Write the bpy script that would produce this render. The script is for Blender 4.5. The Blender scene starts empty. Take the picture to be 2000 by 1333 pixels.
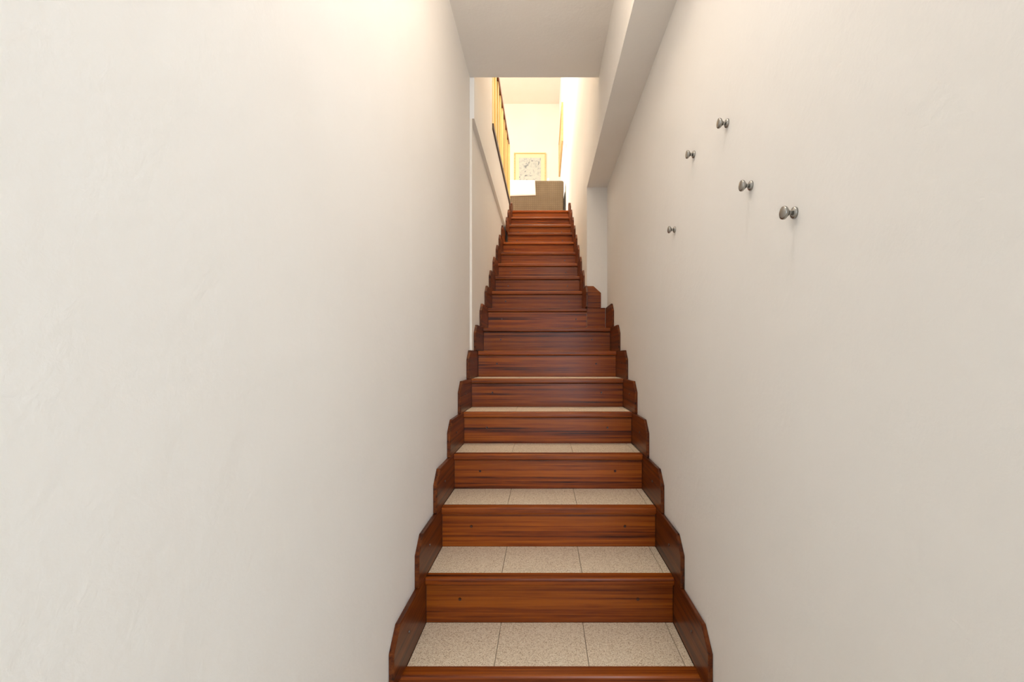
import bpy, bmesh, math, random
from mathutils import Vector, Matrix, Euler

# ------------------------------------------------------------------ scale
RUN = 0.2616                 # one step, front to back (m)
F = 889.0                    # focal length in pixels of a 2000 px wide frame
U = RUN / F
RISE = 570.6 * U             # about 0.168 m
EYE = 6.72 * RISE            # camera height above the hall floor
def Y(d): return d * RUN                 # distance in front of the camera, in steps
def Z(h): return EYE + h * U             # height above the eye
def X(u): return u * U
def tz(k): return k * RISE               # top of tread k
TOPK = 18
UPZ = tz(TOPK)                           # upper floor

sc = bpy.context.scene
col = sc.collection

# ------------------------------------------------------------------ camera
cam = bpy.data.cameras.new('camera')
cam.sensor_width = 36.0
cam.lens = F / 2000 * 36.0
cam.shift_x = -62.0 / 2000
cam.shift_y = 33.5 / 2000
cam.clip_start = 0.02
co = bpy.data.objects.new('camera', cam); col.objects.link(co)
co.location = (0, 0, EYE); co.rotation_euler = (math.pi / 2, 0, 0)
sc.camera = co

# ------------------------------------------------------------------ light
w = bpy.data.worlds.new('world'); sc.world = w; w.use_nodes = True
bg = w.node_tree.nodes['Background']
bg.inputs[0].default_value = (0.80, 0.90, 1.0, 1); bg.inputs[1].default_value = 1.0
def area(name, loc, rot, sx, sy, power, colour):
    l = bpy.data.lights.new(name, 'AREA'); l.shape = 'RECTANGLE'; l.size = sx; l.size_y = sy
    l.energy = power; l.color = colour
    o = bpy.data.objects.new(name, l); col.objects.link(o); o.location = loc; o.rotation_euler = rot
    return o
# daylight through the open street door behind the camera
area('street_door_daylight', (0.95, -3.90, 1.25), (math.radians(90), 0, 0), 1.0, 2.2, 84, (0.72, 0.86, 1.0))
# daylight through the upper room's windows
area('upper_window_daylight', (-2.55, Y(24), UPZ + 1.9), (0, math.radians(-90), 0), 1.9, 3.0, 165, (1.0, 0.93, 0.82))
sc.view_settings.view_transform = 'Standard'
sc.view_settings.look = 'None'
sc.view_settings.exposure = 0.0
sc.view_settings.gamma = 1.0
sc.view_settings.use_curve_mapping = False

# ------------------------------------------------------------------ materials
def srgb(r, g, b):
    f = lambda c: (c / 255 / 12.92) if c / 255 <= 0.04045 else ((c / 255 + 0.055) / 1.055) ** 2.4
    return (f(r), f(g), f(b), 1)
def new_mat(name):
    m = bpy.data.materials.new(name); m.use_nodes = True
    nt = m.node_tree; b = nt.nodes['Principled BSDF']
    return m, nt, b
def plain(name, c, rough=0.5, metal=0.0):
    m, nt, b = new_mat(name)
    b.inputs['Base Color'].default_value = c; b.inputs['Roughness'].default_value = rough
    b.inputs['Metallic'].default_value = metal
    return m
def mapping(nt, scale, rnd=False, coord='Object'):
    tc = nt.nodes.new('ShaderNodeTexCoord'); mp = nt.nodes.new('ShaderNodeMapping')
    mp.inputs['Scale'].default_value = scale
    nt.links.new(tc.outputs[coord], mp.inputs['Vector'])
    if rnd:
        oi = nt.nodes.new('ShaderNodeObjectInfo'); mu = nt.nodes.new('ShaderNodeMath'); mu.operation = 'MULTIPLY'
        mu.inputs[1].default_value = 37.0
        cb = nt.nodes.new('ShaderNodeCombineXYZ')
        nt.links.new(oi.outputs['Random'], mu.inputs[0])
        for i in range(3): nt.links.new(mu.outputs[0], cb.inputs[i])
        nt.links.new(cb.outputs[0], mp.inputs['Location'])
    return mp
def noise(nt, vec, scale, detail=3, rough=0.5, dist=0.0):
    n = nt.nodes.new('ShaderNodeTexNoise')
    n.inputs['Scale'].default_value = scale; n.inputs['Detail'].default_value = detail
    n.inputs['Roughness'].default_value = rough; n.inputs['Distortion'].default_value = dist
    nt.links.new(vec.outputs[0], n.inputs['Vector'])
    return n
def ramp(nt, src, stops):
    r = nt.nodes.new('ShaderNodeValToRGB'); e = r.color_ramp.elements
    while len(e) > 1: e.remove(e[-1])
    e[0].position, e[0].color = stops[0]
    for p, c in stops[1:]:
        q = e.new(p); q.color = c
    nt.links.new(src, r.inputs['Fac'])
    return r
def plaster(name, c, c2, strength=0.16):
    m, nt, b = new_mat(name)
    mp = mapping(nt, (1, 1, 1))
    n1 = noise(nt, mp, 1.6, 3, 0.55)
    r = ramp(nt, n1.outputs['Fac'], [(0.3, c2), (0.7, c)])
    nt.links.new(r.outputs[0], b.inputs['Base Color'])
    n2 = noise(nt, mp, 75, 4, 0.6, 0.3)
    n3 = noise(nt, mp, 11, 3, 0.5, 0.4)
    mx = nt.nodes.new('ShaderNodeMix'); mx.data_type = 'FLOAT'; mx.inputs[0].default_value = 0.72
    nt.links.new(n2.outputs['Fac'], mx.inputs[2]); nt.links.new(n3.outputs['Fac'], mx.inputs[3])
    bp = nt.nodes.new('ShaderNodeBump'); bp.inputs['Strength'].default_value = strength
    bp.inputs['Distance'].default_value = 0.02
    nt.links.new(mx.outputs[0], bp.inputs['Height']); nt.links.new(bp.outputs[0], b.inputs['Normal'])
    b.inputs['Roughness'].default_value = 0.85
    b.inputs['Specular IOR Level'].default_value = 0.25
    return m
def wood(name, axis, dark, mid, light, rough=0.42, coat=0.28):
    m, nt, b = new_mat(name)
    s = [38.0, 38.0, 38.0]; s[axis] = 0.4
    mp = mapping(nt, tuple(s), rnd=True)
    n1 = noise(nt, mp, 1.5, 4, 0.55, 0.35)
    s2 = [150.0, 150.0, 150.0]; s2[axis] = 5.0
    mp2 = mapping(nt, tuple(s2), rnd=True)
    n2 = noise(nt, mp2, 1.0, 3, 0.6)
    mx = nt.nodes.new('ShaderNodeMix'); mx.data_type = 'FLOAT'; mx.inputs[0].default_value = 0.28
    nt.links.new(n1.outputs['Fac'], mx.inputs[2]); nt.links.new(n2.outputs['Fac'], mx.inputs[3])
    r = ramp(nt, mx.outputs[0], [(0.36, dark), (0.46, mid), (0.60, light)])
    oi = nt.nodes.new('ShaderNodeObjectInfo')
    mr = nt.nodes.new('ShaderNodeMapRange'); mr.inputs[3].default_value = 0.78; mr.inputs[4].default_value = 1.2
    nt.links.new(oi.outputs['Random'], mr.inputs[0])
    hv = nt.nodes.new('ShaderNodeHueSaturation')
    nt.links.new(mr.outputs[0], hv.inputs['Value']); nt.links.new(r.outputs[0], hv.inputs['Color'])
    nt.links.new(hv.outputs[0], b.inputs['Base Color'])
    b.inputs['Roughness'].default_value = rough
    b.inputs['Coat Weight'].default_value = coat; b.inputs['Coat Roughness'].default_value = 0.24
    b.inputs['Specular IOR Level'].default_value = 0.15
    bp = nt.nodes.new('ShaderNodeBump'); bp.inputs['Strength'].default_value = 0.08; bp.inputs['Distance'].default_value = 0.004
    nt.links.new(n2.outputs['Fac'], bp.inputs['Height']); nt.links.new(bp.outputs[0], b.inputs['Normal'])
    return m

M = {}
M['plaster'] = plaster('cream_plaster', srgb(247, 244, 240), srgb(244, 240, 235))
M['plaster_up'] = plaster('upper_plaster', srgb(246, 241, 230), srgb(243, 237, 225), 0.05)
WD, WM, WL = srgb(54, 20, 4), srgb(124, 54, 7), srgb(158, 80, 14)
M['wood_x'] = wood('mahogany_across', 0, WD, WM, WL)
M['wood_y'] = wood('mahogany_along', 1, srgb(46, 18, 5), srgb(88, 38, 8), srgb(114, 56, 14))
M['pale_y'] = wood('pale_wood', 2, srgb(206, 170, 92), srgb(226, 196, 122), srgb(238, 214, 150), 0.45, 0.1)
M['rail'] = wood('handrail_wood', 1, srgb(70, 32, 14), srgb(120, 66, 32), srgb(150, 90, 46))
M['grout'] = plain('dark_grout', srgb(84, 72, 60), 0.9)
M['screw'] = plain('screw_cap', srgb(62, 28, 14), 0.3, 0.0)
M['dark_edge'] = plain('dark_floor_edge', srgb(62, 40, 28), 0.5)
def terrazzo():
    m, nt, b = new_mat('speckled_tile')
    mp = mapping(nt, (1, 1, 1), rnd=True)
    v = nt.nodes.new('ShaderNodeTexVoronoi'); v.inputs['Scale'].default_value = 400
    nt.links.new(mp.outputs[0], v.inputs['Vector'])
    sp = nt.nodes.new('ShaderNodeSeparateColor'); nt.links.new(v.outputs['Color'], sp.inputs[0])
    r = ramp(nt, sp.outputs[0], [(0.0, srgb(176, 150, 120)), (0.2, srgb(218, 198, 170)), (0.5, srgb(235, 219, 195)), (1.0, srgb(248, 237, 217))])
    nt.links.new(r.outputs[0], b.inputs['Base Color']); b.inputs['Roughness'].default_value = 0.42
    return m
M['tile'] = terrazzo()
def metal():
    m, nt, b = new_mat('brushed_steel')
    b.inputs['Base Color'].default_value = (0.34, 0.33, 0.31, 1); b.inputs['Metallic'].default_value = 1
    b.inputs['Roughness'].default_value = 0.2
    return m
M['metal'] = metal()
def fabric():
    m, nt, b = new_mat('woven_brown_fabric')
    mp = mapping(nt, (1, 1, 1))
    def wave(d, s):
        wv = nt.nodes.new('ShaderNodeTexWave'); wv.bands_direction = d; wv.inputs['Scale'].default_value = s
        wv.inputs['Distortion'].default_value = 1.5; wv.inputs['Detail'].default_value = 2
        nt.links.new(mp.outputs[0], wv.inputs['Vector']); return wv
    a, c = wave('X', 11), wave('Z', 11)
    mx = nt.nodes.new('ShaderNodeMath'); mx.operation = 'MULTIPLY'
    nt.links.new(a.outputs['Fac'], mx.inputs[0]); nt.links.new(c.outputs['Fac'], mx.inputs[1])
    n = noise(nt, mp, 9, 3)
    ad = nt.nodes.new('ShaderNodeMix'); ad.data_type = 'FLOAT'; ad.inputs[0].default_value = 0.5
    nt.links.new(mx.outputs[0], ad.inputs[2]); nt.links.new(n.outputs['Fac'], ad.inputs[3])
    r = ramp(nt, ad.outputs[0], [(0.05, srgb(98, 86, 68)), (0.85, srgb(136, 121, 98))])
    nt.links.new(r.outputs[0], b.inputs['Base Color']); b.inputs['Roughness'].default_value = 0.95
    bp = nt.nodes.new('ShaderNodeBump'); bp.inputs['Strength'].default_value = 0.3; bp.inputs['Distance'].default_value = 0.004
    nt.links.new(mx.outputs[0], bp.inputs['Height']); nt.links.new(bp.outputs[0], b.inputs['Normal'])
    return m
M['fabric'] = fabric()
M['white_cloth'] = plain('white_cloth', srgb(248, 246, 242), 0.9)
M['frame'] = wood('picture_frame_wood', 0, srgb(200, 164, 100), srgb(214, 182, 120), srgb(226, 198, 140), 0.4, 0.1)
M['mat'] = plain('cream_mat', srgb(240, 222, 186), 0.8)
def sketch(name, scale, stops):
    m, nt, b = new_mat(name)
    mp = mapping(nt, (1, 1, 1))
    n = noise(nt, mp, scale, 5, 0.62, 1.6)
    r = ramp(nt, n.outputs['Fac'], stops)
    nt.links.new(r.outputs[0], b.inputs['Base Color']); b.inputs['Roughness'].default_value = 0.6
    return m
M['sketch'] = sketch('grey_sketch', 6.5, [(0.36, srgb(110, 118, 124)), (0.43, srgb(178, 184, 184)), (0.52, srgb(206, 208, 200)), (0.66, srgb(172, 180, 180))])
M['canvas'] = sketch('tan_canvas', 3.0, [(0.35, srgb(196, 164, 116)), (0.6, srgb(226, 200, 152))])
M['white_plastic'] = plain('white_plastic', srgb(240, 238, 232), 0.4)
M['black'] = plain('black_leather', srgb(24, 22, 22), 0.5)
M['white_paint'] = plain('white_paint', srgb(246, 238, 226), 0.6)
M['hall_floor'] = M['tile']
M['floor_up'] = wood('upper_floor_wood', 0, srgb(120, 70, 34), srgb(158, 98, 52), srgb(176, 116, 66), 0.4)
def glass():
    m, nt, b = new_mat('window_glass')
    b.inputs['Base Color'].default_value = (1, 1, 1, 1); b.inputs['Roughness'].default_value = 0.02
    b.inputs['Transmission Weight'].default_value = 1; b.inputs['IOR'].default_value = 1.05
    return m
M['glass'] = glass()

# ------------------------------------------------------------------ mesh helpers
def tag(o, label=None, cat=None, group=None, kind=None):
    if label: o['label'] = label
    if cat: o['category'] = cat
    if group: o['group'] = group
    if kind: o['kind'] = kind
    return o
def link(name, me, mat=None, parent=None, loc=(0, 0, 0), rot=(0, 0, 0)):
    if mat is not None and not me.materials: me.materials.append(mat)
    o = bpy.data.objects.new(name, me); col.objects.link(o)
    o.location = loc; o.rotation_euler = rot
    if parent: o.parent = parent
    return o
def empty(name, loc=(0, 0, 0), rot=(0, 0, 0)):
    o = bpy.data.objects.new(name, None); col.objects.link(o); o.location = loc; o.rotation_euler = rot
    o.empty_display_size = 0.1
    return o
def box(bm, x0, x1, y0, y1, z0, z1):
    v = [bm.verts.new(p) for p in ((x0, y0, z0), (x1, y0, z0), (x1, y1, z0), (x0, y1, z0),
                                   (x0, y0, z1), (x1, y0, z1), (x1, y1, z1), (x0, y1, z1))]
    for f in ((0, 3, 2, 1), (4, 5, 6, 7), (0, 1, 5, 4), (1, 2, 6, 5), (2, 3, 7, 6), (3, 0, 4, 7)):
        bm.faces.new([v[i] for i in f])
    return v
def prism(bm, pts, axis, a0, a1):
    """extrude a polygon of 2-D points along an axis ('x': pts are (y,z); 'y': pts are (x,z))"""
    mk = (lambda p, a: (a, p[0], p[1])) if axis == 'x' else (lambda p, a: (p[0], a, p[1]))
    A = [bm.verts.new(mk(p, a0)) for p in pts]; B = [bm.verts.new(mk(p, a1)) for p in pts]
    bm.faces.new(A); bm.faces.new(B[::-1])
    n = len(pts)
    for i in range(n): bm.faces.new((A[i], B[i], B[(i + 1) % n], A[(i + 1) % n]))
def finish(bm, name, bevel=0, seg=1, smooth=False):
    bmesh.ops.recalc_face_normals(bm, faces=bm.faces)
    if bevel:
        bmesh.ops.bevel(bm, geom=list(bm.edges), offset=bevel, segments=seg, profile=0.5, affect='EDGES', clamp_overlap=True)
    me = bpy.data.meshes.new(name); bm.to_mesh(me); bm.free()
    if smooth:
        for p in me.polygons: p.use_smooth = True
    return me
def boxmesh(name, x0, x1, y0, y1, z0, z1, bevel=0, seg=1):
    bm = bmesh.new(); box(bm, x0, x1, y0, y1, z0, z1); return finish(bm, name, bevel, seg)
def lathe(name, prof, n=20):
    """prof: (axial, radius) pairs; axis = -X (sticks out of the right wall)"""
    bm = bmesh.new(); rings = []
    for a, r in prof:
        if r < 1e-6: rings.append([bm.verts.new((-a, 0, 0))])
        else: rings.append([bm.verts.new((-a, r * math.cos(t * 2 * math.pi / n), r * math.sin(t * 2 * math.pi / n))) for t in range(n)])
    for A, B in zip(rings, rings[1:]):
        for i in range(n):
            j = (i + 1) % n
            if len(A) == 1 and len(B) == 1: continue
            if len(A) == 1: bm.faces.new((A[0], B[i], B[j]))
            elif len(B) == 1: bm.faces.new((A[i], A[j], B[0]))
            else: bm.faces.new((A[i], A[j], B[j], B[i]))
    return finish(bm, name, smooth=True)
def struct(name, mat, boxes, label, cat, bevel=0, seg=1):
    bm = bmesh.new()
    for b in boxes: box(bm, *b)
    o = link(name, finish(bm, name, bevel, seg), mat)
    return tag(o, label, cat, kind='structure')

# ------------------------------------------------------------------ key planes
XL, XR = X(-1508), X(1645)          # lower corridor walls
XL2 = X(-1502)                      # left wall past the ceiling edge
XS = X(-1418)                       # face of the upper slab / stairwell
XR2 = X(1120)                       # right wall of the narrow upper flight
DC = 10.45                          # ceiling edge
ZC = Z(5727)                        # corridor ceiling
ZB = Z(4432)                        # beam soffit
ZS = Z(4895)                        # slab soffit at the left
DP = 13.28                          # pier front
DFAR = 37.5
ZUC = Z(18637)                      # upper room ceiling
XUL = -2.75
YB = -4.05                          # hall back
T = 0.18

# ------------------------------------------------------------------ room shell
def plaster_wall(name, boxes, label, m='plaster', cat='wall', bevel=0.0): return struct(name, M[m], boxes, label, cat, bevel, 3)
plaster_wall('wall_left', [(XL - T, XL, YB, Y(DC), -0.05, UPZ - 0.02)], 'cream plastered wall along the left of the staircase', bevel=0.004)
plaster_wall('wall_right', [(XR, XR + T, 0.25, Y(DP) + 0.2, -0.05, ZC)], 'plain cream plastered wall with metal knobs along the right', bevel=0.004)
plaster_wall('wall_stairwell_left', [(XL2 - T, XL2, Y(DC), Y(24), -0.05, ZS)], 'cream wall beside the upper steps under the slab band')
plaster_wall('trim_1', [(XS - 0.30, XS, Y(DC), Y(22.4), ZS, UPZ - 0.022)], 'cream floor slab band projecting above the left stair wall', cat='slab')
plaster_wall('wall_stairwell_upper', [(XS - 0.15, XS, Y(DC), Y(14.1), UPZ - 0.022, ZUC)], 'cream stairwell wall ending where the railing begins')
plaster_wall('wall_stairwell_right', [(XR2, XR2 + T, Y(DC), Y(DP), ZC, ZUC), (XR2, XR2 + T, Y(DP), Y(DP) + 0.2, ZB, ZUC), (XR2, XR2 + T, Y(DP) + 0.2, Y(DFAR), -0.05, ZUC)],
             'bright right wall of the stairwell and upper room', 'plaster')
plaster_wall('trim_2', [(XR2, XR, YB, Y(DP), ZB, ZC)], 'cream dropped beam boxed under the ceiling at right', cat='beam')
plaster_wall('trim_3', [(XR2, XR, Y(DP), Y(DP) + 0.2, -0.05, ZB)], 'cream pier facing the stairs where they narrow', cat='pier')
plaster_wall('ceiling', [(XL - T, 1.75, YB, Y(DC), ZC, UPZ - 0.02)], 'flat cream corridor ceiling ending at the stairwell', cat='ceiling', bevel=0.004)
plaster_wall('wall_far', [(XUL - T, XR2 + T, Y(DFAR), Y(DFAR) + T, UPZ - 0.3, ZUC)], 'pale far wall of the upper room', 'plaster_up')
plaster_wall('ceiling_upper', [(XUL - T, XR2 + T, Y(8.6) - T, Y(DFAR) + T, ZUC, ZUC + 0.15)], 'pale ceiling of the upper room', 'plaster_up', 'ceiling')
plaster_wall('wall_upper_near', [(XUL - T, XR2 + T, Y(8.6) - T, Y(8.6), UPZ - 0.02, ZUC), (XR2, XR2 + T, Y(8.6), Y(DC), UPZ - 0.02, ZUC)],
             'wall of the upper room above the corridor', 'plaster_up')
# upper left wall with window openings
wz0, wz1 = UPZ + 0.75, UPZ + 3.05
wy = [(Y(18.2), Y(22.8)), (Y(25.2), Y(29.8))]
bx = [(XUL - T, XUL, Y(8.6), Y(DFAR), UPZ - 0.3, wz0), (XUL - T, XUL, Y(8.6), Y(DFAR), wz1, ZUC)]
ys = [Y(8.6)] + [q for p in wy for q in p] + [Y(DFAR)]
for i in range(0, len(ys), 2): bx.append((XUL - T, XUL, ys[i], ys[i + 1], wz0, wz1))
plaster_wall('wall_upper_left', bx, 'window wall of the upper room', 'plaster_up')
for i, (a, b_) in enumerate(wy):
    bm = bmesh.new(); t = 0.06; xm = XUL - 0.09
    for q in ((a, a + t, wz0, wz1), (b_ - t, b_, wz0, wz1), (a + t, b_ - t, wz0, wz0 + t), (a + t, b_ - t, wz1 - t, wz1), ((a + b_) / 2 - t / 2, (a + b_) / 2 + t / 2, wz0 + t, wz1 - t)):
        box(bm, xm - 0.03, xm + 0.03, *q)
    fr = link('window_%d' % (i + 1), finish(bm, 'window'), M['white_plastic'])
    tag(fr, 'white framed tall window of the upper room, %s the sofa' % ('nearer the stairs than' if i == 0 else 'beside'), 'window', kind='structure')
    for (p, q) in ((a + t, (a + b_) / 2 - t / 2), ((a + b_) / 2 + t / 2, b_ - t)):
        link('pane', boxmesh('pane', xm - 0.004, xm + 0.004, p, q, wz0 + t, wz1 - t), M['glass'], fr)
# floors
struct('floor', M['hall_floor'], [(XL - T, 1.75, YB, Y(5.3), -0.06, 0.0)], 'speckled beige hall floor at the foot of the stairs', 'floor')
struct('floor_upper', M['floor_up'], [(XUL - T, XS - 0.15, Y(8.6), Y(14.1), UPZ - 0.022, UPZ), (XUL - T, XS - 0.002, Y(14.1), Y(22.4), UPZ - 0.022, UPZ), (XUL - T, XR2, Y(22.4), Y(DFAR), UPZ - 0.1, UPZ),
                                      (XS - 0.15, XR2, Y(8.6), Y(DC), UPZ - 0.02, UPZ)], 'brown wooden floor of the upper room', 'floor')
struct('trim_5', M['white_paint'], [(XL - 0.01, X(-1463), Y(DC) - 0.001, Y(DC) + 0.012, tz(6) + 0.12, ZS)], 'thin white corner strip running down the left wall edge', 'corner strip', 0.001)
struct('trim_4', M['dark_edge'], [(XS - 0.02, XS + 0.012, Y(14.1), Y(21.9), UPZ - 0.035, UPZ + 0.012)], 'dark wooden edge strip along the upper floor beside the stairwell', 'trim', 0.002)
# entrance hall behind the camera, open to the street
plaster_wall('wall_hall_right', [(1.57, 1.75, YB, 0.25, -0.05, ZC), (XR + T, 1.75, 0.25, 0.25 + T, -0.05, ZC)], 'cream side wall of the entrance hall')
plaster_wall('wall_hall_back', [(XL - T, 0.40, YB - T, YB, -0.05, ZC), (1.50, 1.75, YB - T, YB, -0.05, ZC), (0.40, 1.50, YB - T, YB, 2.4, ZC)],
             'cream back wall of the entrance hall with the open street doorway')

# ------------------------------------------------------------------ staircase
stair = empty('staircase', (0, Y(5.3), 0))
tag(stair, 'straight staircase with mahogany risers, beige speckled tile treads and stepped side skirtings', 'staircase')
S0 = Vector((0, Y(5.3), 0))
def part(name, me, mat, loc, rot=(0, 0, 0), parent=None):
    o = link(name, me, mat, parent or stair, Vector(loc) - (S0 if not parent else Vector((0, 0, 0))), rot)
    return o
ND = lambda k: 4.255 + k          # nosing front
NB = lambda k: 4.42 + k          # nosing back = tile front
RD = lambda k: 5.32 + k          # face of the riser behind tread k
SK = lambda k: 3.97 + k          # skirting front
TH = 0.016                       # skirting / riser thickness
def span(k):                     # wall to wall
    l = XL if k <= 6 else (XL2 if k <= 14 else XS)
    r = XR if k <= 8 else XR2
    return l, r
# solid core under the tiles
bm = bmesh.new()
for k in range(1, TOPK):
    l, r = span(k)
    y0, y1 = Y(RD(k - 1)) + TH, Y(RD(k)) + TH
    box(bm, l, r, y0, y1, 0.0 if k < 9 else tz(k - 6), tz(k) - 0.012)
core = link('stair_core', finish(bm, 'stair_core'), M['grout'], stair, -S0)
# shared meshes
_c = {}
def cached(key, fn):
    if key not in _c: _c[key] = fn()
    return _c[key]
def nosing_mesh(wd):
    d = Y(0.165); t = 97 * U
    bm = bmesh.new()
    r = 0.007
    pts = [(d, 0), (r, 0), (r * 0.3, -r * 0.3), (0, -r), (0, -t + r), (r * 0.3, -t + r * 0.3), (r, -t), (d, -t)]
    prism(bm, pts, 'x', -wd / 2, wd / 2)
    return finish(bm, 'nosing')
def skirt_mesh(th, length, sc_=1.0):
    R = RISE * sc_; c0 = 385 * U * sc_
    pts = [(0, 0.0005), (length, 0.0005), (length, R - 0.0005), (Y(0.22), R - 0.0005), (0.0, c0)]
    bm = bmesh.new(); prism(bm, pts, 'x', -th / 2, th / 2)
    return finish(bm, 'skirting_board', 0.0018, 1)
def screw_mesh():
    bm = bmesh.new()
    bmesh.ops.create_cone(bm, cap_ends=True, segments=10, radius1=0.0062, radius2=0.0044, depth=0.005)
    return finish(bm, 'screw')
scr = screw_mesh()
GRID = [X(-525), X(480), X(1500)]
THL, THR = 58 * U, 50 * U
for k in range(1, TOPK + 1):
    l, r = span(k)
    li, ri = l + THL, r - THR
    # nosing of tread k (sits between the skirtings of the step below)
    lp, rp = span(k - 1) if k > 1 else span(1)
    nl, nr = lp + THL, rp - THR
    if k == 9: nr = XR2
    if k == 15: nl = XS + THL
    if k == 7: nl = XL2 + THL
    if k == 1: nl, nr = XL, XR
    nl += 0.0006; nr -= 0.0006
    wd = nr - nl
    part('nosing', cached(('n', round(wd, 4)), lambda: nosing_mesh(wd)), M['wood_x'], ((nl + nr) / 2, Y(ND(k)), tz(k)))
    # riser under the nosing
    rz0, rz1 = tz(k - 1), tz(k) - 97 * U - 0.003
    rl, rr = nl, (XR2 if k == 9 else nr)
    rw = rr - rl
    ro = part('riser', cached(('r', round(rw, 4)), lambda: boxmesh('riser', -rw / 2, rw / 2, 0, TH, 0.0005, rz1 - rz0)), M['wood_x'],
              ((rl + rr) / 2, Y(RD(k - 1)), rz0))
    sx = (-1035, 1160) if k <= 8 else ((-1090, 840) if k == 9 else (-1065, 705))
    if k >= 15: sx = (-1010, 705)
    if k < 17:
        for s in sx:
            link('screw', scr, M['screw'], ro, (X(s) - (rl + rr) / 2, -0.001, (rz1 - rz0) * 0.62), (math.pi / 2, 0, 0))
    # tiles of the tread
    if k < TOPK:
        ed = [li] + [g for g in GRID if li + 0.012 < g < ri - 0.012] + [ri]
        for a, b_ in zip(ed, ed[1:]):
            ga = 0.0008
            tw, tl = b_ - a - 2 * ga, Y(RD(k)) - Y(NB(k)) - 0.0015
            part('tile', cached(('t', round(tw, 4)), lambda: boxmesh('tile', -tw / 2, tw / 2, 0, tl, -0.012, 0.0, 0.0006)), M['tile'],
                 ((a + b_) / 2, Y(NB(k)) + 0.0005, tz(k)))
    # stepped skirting boards on both walls
    ln = Y(RD(k) - SK(k)) if k < TOPK else Y(0.62)
    for side in (0, 1):
        th = (THL, THR)[side]
        if k == 8 and side == 1: ln2 = Y(DP) - Y(SK(8)) - 0.014
        else: ln2 = ln
        hs = 0.55 if k == TOPK else 1.0
        xc = (l + th / 2) if side == 0 else (r - th / 2)
        so = part('skirting_board', cached(('s', round(th, 4), round(ln2, 4)), lambda: skirt_mesh(th - 0.001, ln2, hs)), M['wood_y'], (xc, Y(SK(k)), tz(k)))
        if k < 11:
            link('screw', scr, M['screw'], so, ((th / 2) * (1 if side == 0 else -1), Y(0.55), RISE * 0.55), (0, math.pi / 2 * (1 if side == 0 else -1), 0))
# two skirting boards across the face of the pier
def pier_board(x0, x1, z0, z1, cham):
    bm = bmesh.new()
    pts = [(x0, z0), (x1, z0), (x1, z1 - cham), (x1 - cham * 1.1, z1), (x0, z1)] if cham else [(x0, z0), (x1, z0), (x1, z1), (x0, z1)]
    c = Vector(((x0 + x1) / 2, 0, z0))
    prism(bm, [(p[0] - c.x, p[1] - c.z) for p in pts], 'y', 0, 0.012)
    part('skirting_board', finish(bm, 'pier_board', 0.0015), M['wood_x'], (c.x, Y(DP) - 0.0125, c.z))
pier_board(XR2 + 0.0002, X(1590), tz(8) + 0.001, tz(9), 0)
pier_board(XR2 + 0.0002, X(1480), tz(9) + 0.001, tz(10) - 0.002, 0.052)

# ------------------------------------------------------------------ wall knobs
kb = lathe('knob_base', [(0, 0), (0, 0.0112), (0.002, 0.0116), (0.0045, 0.0108), (0.0075, 0.0060), (0.0085, 0)])
ks = lathe('knob_stem', [(0.004, 0), (0.004, 0.0050), (0.010, 0.0040), (0.016, 0.0052), (0.018, 0)])
kh = lathe('knob_head', [(0.0125, 0), (0.0125, 0.0052), (0.0165, 0.0095), (0.0195, 0.0125), (0.0225, 0.0130), (0.0252, 0.0118), (0.0262, 0.0085), (0.0265, 0)])
knobs = [(1421, 241, 'topmost steel knob on the right wall, highest of the five'),
         (1356, 302, 'small steel knob second highest on the right wall, near the beam'),
         (1467.5, 363, 'steel knob at the middle of the scattered group on right wall'),
         (1553, 416, 'largest steel knob, nearest the camera on the right wall'),
         (1318.5, 449, 'smallest steel knob, lowest and farthest along the right wall')]
for px, py, lab in knobs:
    d = 1645 / (px - 1062)
    e = empty('wall_knob', (XR, Y(d), Z((700 - py) * d)))
    tag(e, lab, 'knob', 'steel knobs on the right wall')
    link('base', kb, M['metal'], e); link('stem', ks, M['metal'], e); link('head', kh, M['metal'], e)

# ------------------------------------------------------------------ upper railing
rx = X(-1580)
rail = empty('stair_railing', (rx, Y(18), UPZ))
tag(rail, 'pale wooden baluster railing with brown handrail above the left stair wall', 'railing')
zr = Z(9480) - UPZ
link('handrail', boxmesh('handrail', -0.03, 0.026, Y(14.15 - 18), Y(22.5 - 18), zr - 0.05, zr, 0.008, 2), M['rail'], rail)
def bal():
    bm = bmesh.new(); box(bm, -0.016, 0.016, -0.045, 0.045, 0.0, zr - 0.05)
    return finish(bm, 'baluster', 0.004)
bmz = bal()
d = 14.6
while d < 22.2:
    link('baluster', bmz, M['pale_y'], rail, (0, Y(d - 18), 0.0005)); d += 0.92
link('newel_post', boxmesh('newel_post', -0.03, 0.03, Y(22.35 - 18) - 0.03, Y(22.35 - 18) + 0.03, 0.0005, zr - 0.05, 0.004), M['pale_y'], rail)

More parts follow.
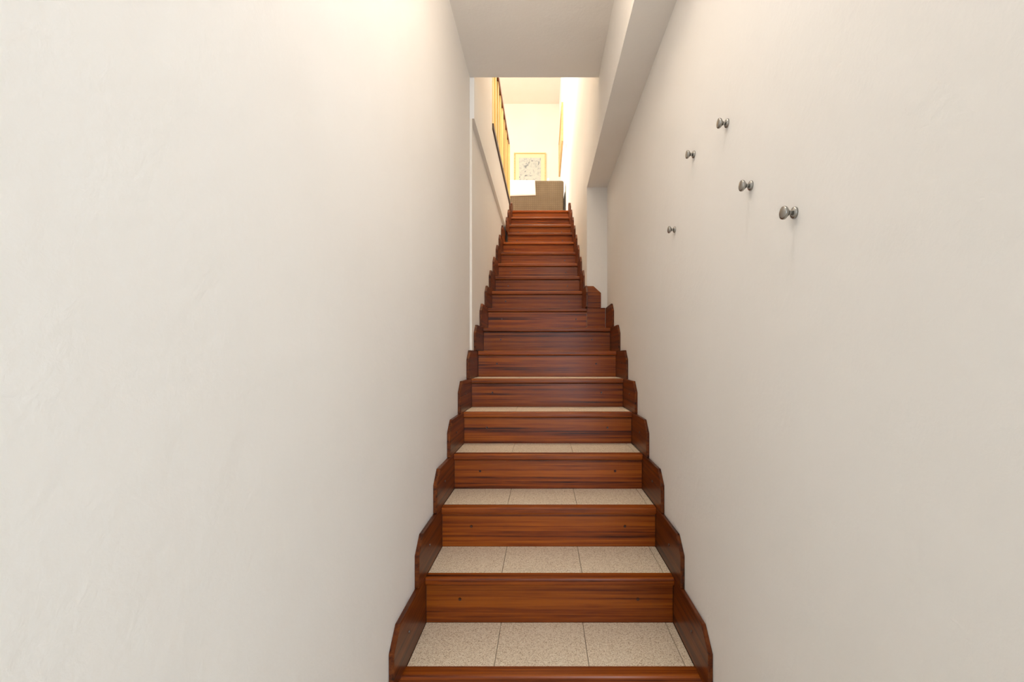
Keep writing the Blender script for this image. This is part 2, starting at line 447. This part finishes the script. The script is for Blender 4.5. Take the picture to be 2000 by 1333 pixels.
# ------------------------------------------------------------------ upper room: sofa seen from behind
DS = 26.0
sh = Z(9040) - UPZ
sx0, sx1 = X(-4300), X(1014)
sofa = empty('sofa', ((sx0 + sx1) / 2, Y(DS), UPZ))
tag(sofa, 'low brown woven sofa seen from behind at the top of the stairs', 'sofa')
hw = (sx1 - sx0) / 2
def soft(name, x0, x1, y0, y1, z0, z1, bev=0.03):
    me = boxmesh(name, x0, x1, y0, y1, z0, z1, bev, 3)
    for p in me.polygons: p.use_smooth = True
    return link(name, me, M['fabric'], sofa)
soft('backrest', -hw, hw, 0, 0.20, 0.06, sh, 0.025)
soft('seat_base', -hw + 0.2, hw - 0.2, 0.19, 0.86, 0.06, 0.30)
for s in (-1, 1):
    soft('armrest', *(sorted((s * hw, s * (hw - 0.2)))), 0.19, 0.88, 0.06, 0.56)
    soft('seat_cushion', *(sorted((s * 0.005, s * (hw - 0.205)))), 0.205, 0.88, 0.30, 0.44, 0.04)
    for yy in (0.08, 0.80):
        link('leg', boxmesh('leg', -0.025, 0.025, -0.025, 0.025, 0.0005, 0.06, 0.004), M['dark_edge'], sofa, (s * (hw - 0.08), yy, 0))
# white cloth hanging over the sofa back
def cloth():
    n, mth = 24, 26
    cx0, cx1 = X(-1860), X(-17 * DS)
    bm = bmesh.new(); g = []
    th = 0.004; drop = 30 * DS * U
    for j in range(mth + 1):
        row = []
        for i in range(n + 1):
            u = i / n; x = cx0 + (cx1 - cx0) * u
            s = j / mth * (drop + 0.20 + 0.18 + 0.03)
            dr = drop * (1.06 - 0.06 * u)
            ripple = 0.003 * math.sin(u * 9 + j * .2)
            if s < dr:
                y, z = -th - abs(ripple), sh - dr + s
                x += 0.012 * u * (dr - s) / dr
            elif s < dr + 0.20: y, z = s - dr, sh + th
            else: y, z = 0.20 + th + abs(ripple), sh - (s - dr - 0.20)
            row.append(bm.verts.new((x - (sx0 + sx1) / 2, y, z)))
        g.append(row)
    for j in range(mth):
        for i in range(n): bm.faces.new((g[j][i], g[j][i + 1], g[j + 1][i + 1], g[j + 1][i]))
    me = finish(bm, 'throw', smooth=True)
    o = link('throw', me, M['white_cloth'], None, ((sx0 + sx1) / 2, Y(DS), UPZ))
    so = o.modifiers.new('thickness', 'SOLIDIFY'); so.thickness = 0.003; so.offset = 0
    return o
tag(cloth(), 'plain white cloth hanging over the left of the sofa back', 'cloth')
# small things on top of the sofa back
def lump(name, loc, prof, mat, lab, cat, sxy=(1, 1)):
    me = lathe(name, prof, 16)
    me.transform(Matrix.Rotation(math.radians(90), 4, 'Y'))
    me.transform(Matrix.Diagonal((sxy[0], sxy[1], 1, 1)))
    o = link(name, me, M[mat], None, loc)
    return tag(o, lab, cat)
zt = UPZ + sh
lump('figurine', (X(9 * 26.3), Y(DS) + 0.10, zt), [(0, 0), (0, 0.020), (0.010, 0.022), (0.03, 0.014), (0.045, 0.020), (0.062, 0.014), (0.075, 0)], 'white_plastic', 'tiny white figurine standing on the sofa back', 'figurine')
lump('cap', (X(22 * 26.3), Y(DS) + 0.10, zt), [(0, 0), (0, 0.030), (0.008, 0.031), (0.018, 0.024), (0.024, 0.010), (0.026, 0)], 'dark_edge', 'small dark rounded lid lying on the sofa back near right end', 'lid', (1.3, 1))
# slim black case between sofa and wall
bm = bmesh.new()
prism(bm, [(-0.012, 0), (0.009, 0), (0.009, 0.50), (0.004, 0.60), (-0.004, 0.585), (-0.012, 0.53)], 'y', 0, 0.34)
slim = link('folder_case', finish(bm, 'folder_case', 0.003), M['black'], None, (X(1014) + 0.016, Y(DS) + 0.0, UPZ + 0.0005))
tag(slim, 'slim black case standing upright between sofa and right wall', 'case')
# ------------------------------------------------------------------ pictures
def picture(name, loc, rotz, wd, ht, fw, art, label, mw):
    e = empty(name, loc, (0, 0, rotz)); tag(e, label, 'picture')
    bm = bmesh.new()
    box(bm, -wd / 2, wd / 2, -0.03, 0, 0, fw); box(bm, -wd / 2, wd / 2, -0.03, 0, ht - fw, ht)
    box(bm, -wd / 2, -wd / 2 + fw, -0.03, 0, fw, ht - fw); box(bm, wd / 2 - fw, wd / 2, -0.03, 0, fw, ht - fw)
    link('frame', finish(bm, 'frame'), M['frame'], e)
    if mw:
        link('mat', boxmesh('mat', -wd / 2 + fw, wd / 2 - fw, -0.014, -0.002, fw, ht - fw), M['mat'], e)
    link('print', boxmesh('print', -wd / 2 + fw + mw, wd / 2 - fw - mw, -0.017, -0.0135 if mw else -0.002, fw + mw, ht - fw - mw), M[art], e)
    return e
pd = DFAR - 0.05
picture('framed_print', (X((1035 - 1062) * pd), Y(DFAR) - 0.002, Z((700 - 299) * pd) - 0.86), 0, 62 * pd * U, 0.86, 0.022, 'sketch',
        'pale wood framed grey sketch on the far wall above the sofa', 0.085)
picture('wide_painting', (XR2 - 0.002, Y(32.1), Z(12400)), math.radians(-90), Y(35.0 - 29.2), 2220 * U, 0.03, 'canvas',
        'wide tan painting on the right wall seen edge on', 0)
# switch and socket on the right wall
def plate(name, d, h, lab, cat, w_, hh):
    e = empty(name, (XR2, Y(d), Z(h))); tag(e, lab, cat)
    link('cover_plate', boxmesh('cover_plate', -0.009, 0, -w_ / 2, w_ / 2, -hh / 2, hh / 2, 0.002), M['white_plastic'], e)
    for s in (-1, 1):
        link('button', boxmesh('button', -0.013, -0.008, s * w_ * 0.2 - w_ * 0.16, s * w_ * 0.2 + w_ * 0.16, -hh * 0.3, hh * 0.3, 0.001), M['white_plastic'], e)
plate('light_switch', 25.1, 419 * 25.1, 'white light switch on the bright right wall', 'switch', 0.12, 0.08)

# ------------------------------------------------------------------ ceiling lamps above the frame: one over the lower steps, two added as fill
gm, gnt, gb = new_mat('frosted_lamp_glass')
gb.inputs['Base Color'].default_value = (0.9, 0.88, 0.84, 1); gb.inputs['Emission Color'].default_value = (1.0, 0.88, 0.72, 1); gb.inputs['Emission Strength'].default_value = 3.0
def ceiling_lamp(lx, ly, power, colour, label, lz=None):
    lz = ZC if lz is None else lz
    lamp = empty('ceiling_lamp', (lx, ly, lz)); tag(lamp, label, 'lamp', 'round ceiling lamps')
    def disc(name, prof, mat):
        me = lathe(name, prof, 24); me.transform(Matrix.Rotation(math.radians(-90), 4, 'Y'))
        return link(name, me, mat, lamp)
    disc('lamp_base', [(0.0005, 0), (0.0005, 0.10), (0.02, 0.10), (0.025, 0.094), (0.025, 0)], M['white_plastic'])
    disc('lamp_shade', [(0.024, 0), (0.024, 0.092), (0.045, 0.086), (0.065, 0.066), (0.078, 0.036), (0.082, 0)], gm)
    pl = bpy.data.lights.new('ceiling_lamp_light', 'POINT'); pl.energy = power; pl.color = colour; pl.shadow_soft_size = 0.08
    plo = bpy.data.objects.new('ceiling_lamp_light', pl); col.objects.link(plo); plo.location = (lx, ly, lz - 0.18)
ceiling_lamp(0.21, 0.72, 10.5, (1.0, 0.95, 0.90), 'round frosted ceiling lamp over the foot of the stairs')
ceiling_lamp(-0.05, Y(13.2), 140.0, (1.0, 0.81, 0.60), 'added round fill lamp, unseen, high above the open stairwell', ZUC)  # added unseen lamp, warms the stairwell walls and the top steps
ceiling_lamp(0.20, 1.40, 4.0, (1.0, 0.79, 0.56), 'added round fill lamp, unseen, farther up over the middle steps')  # extra lamp out of view, added to brighten the deep corridor
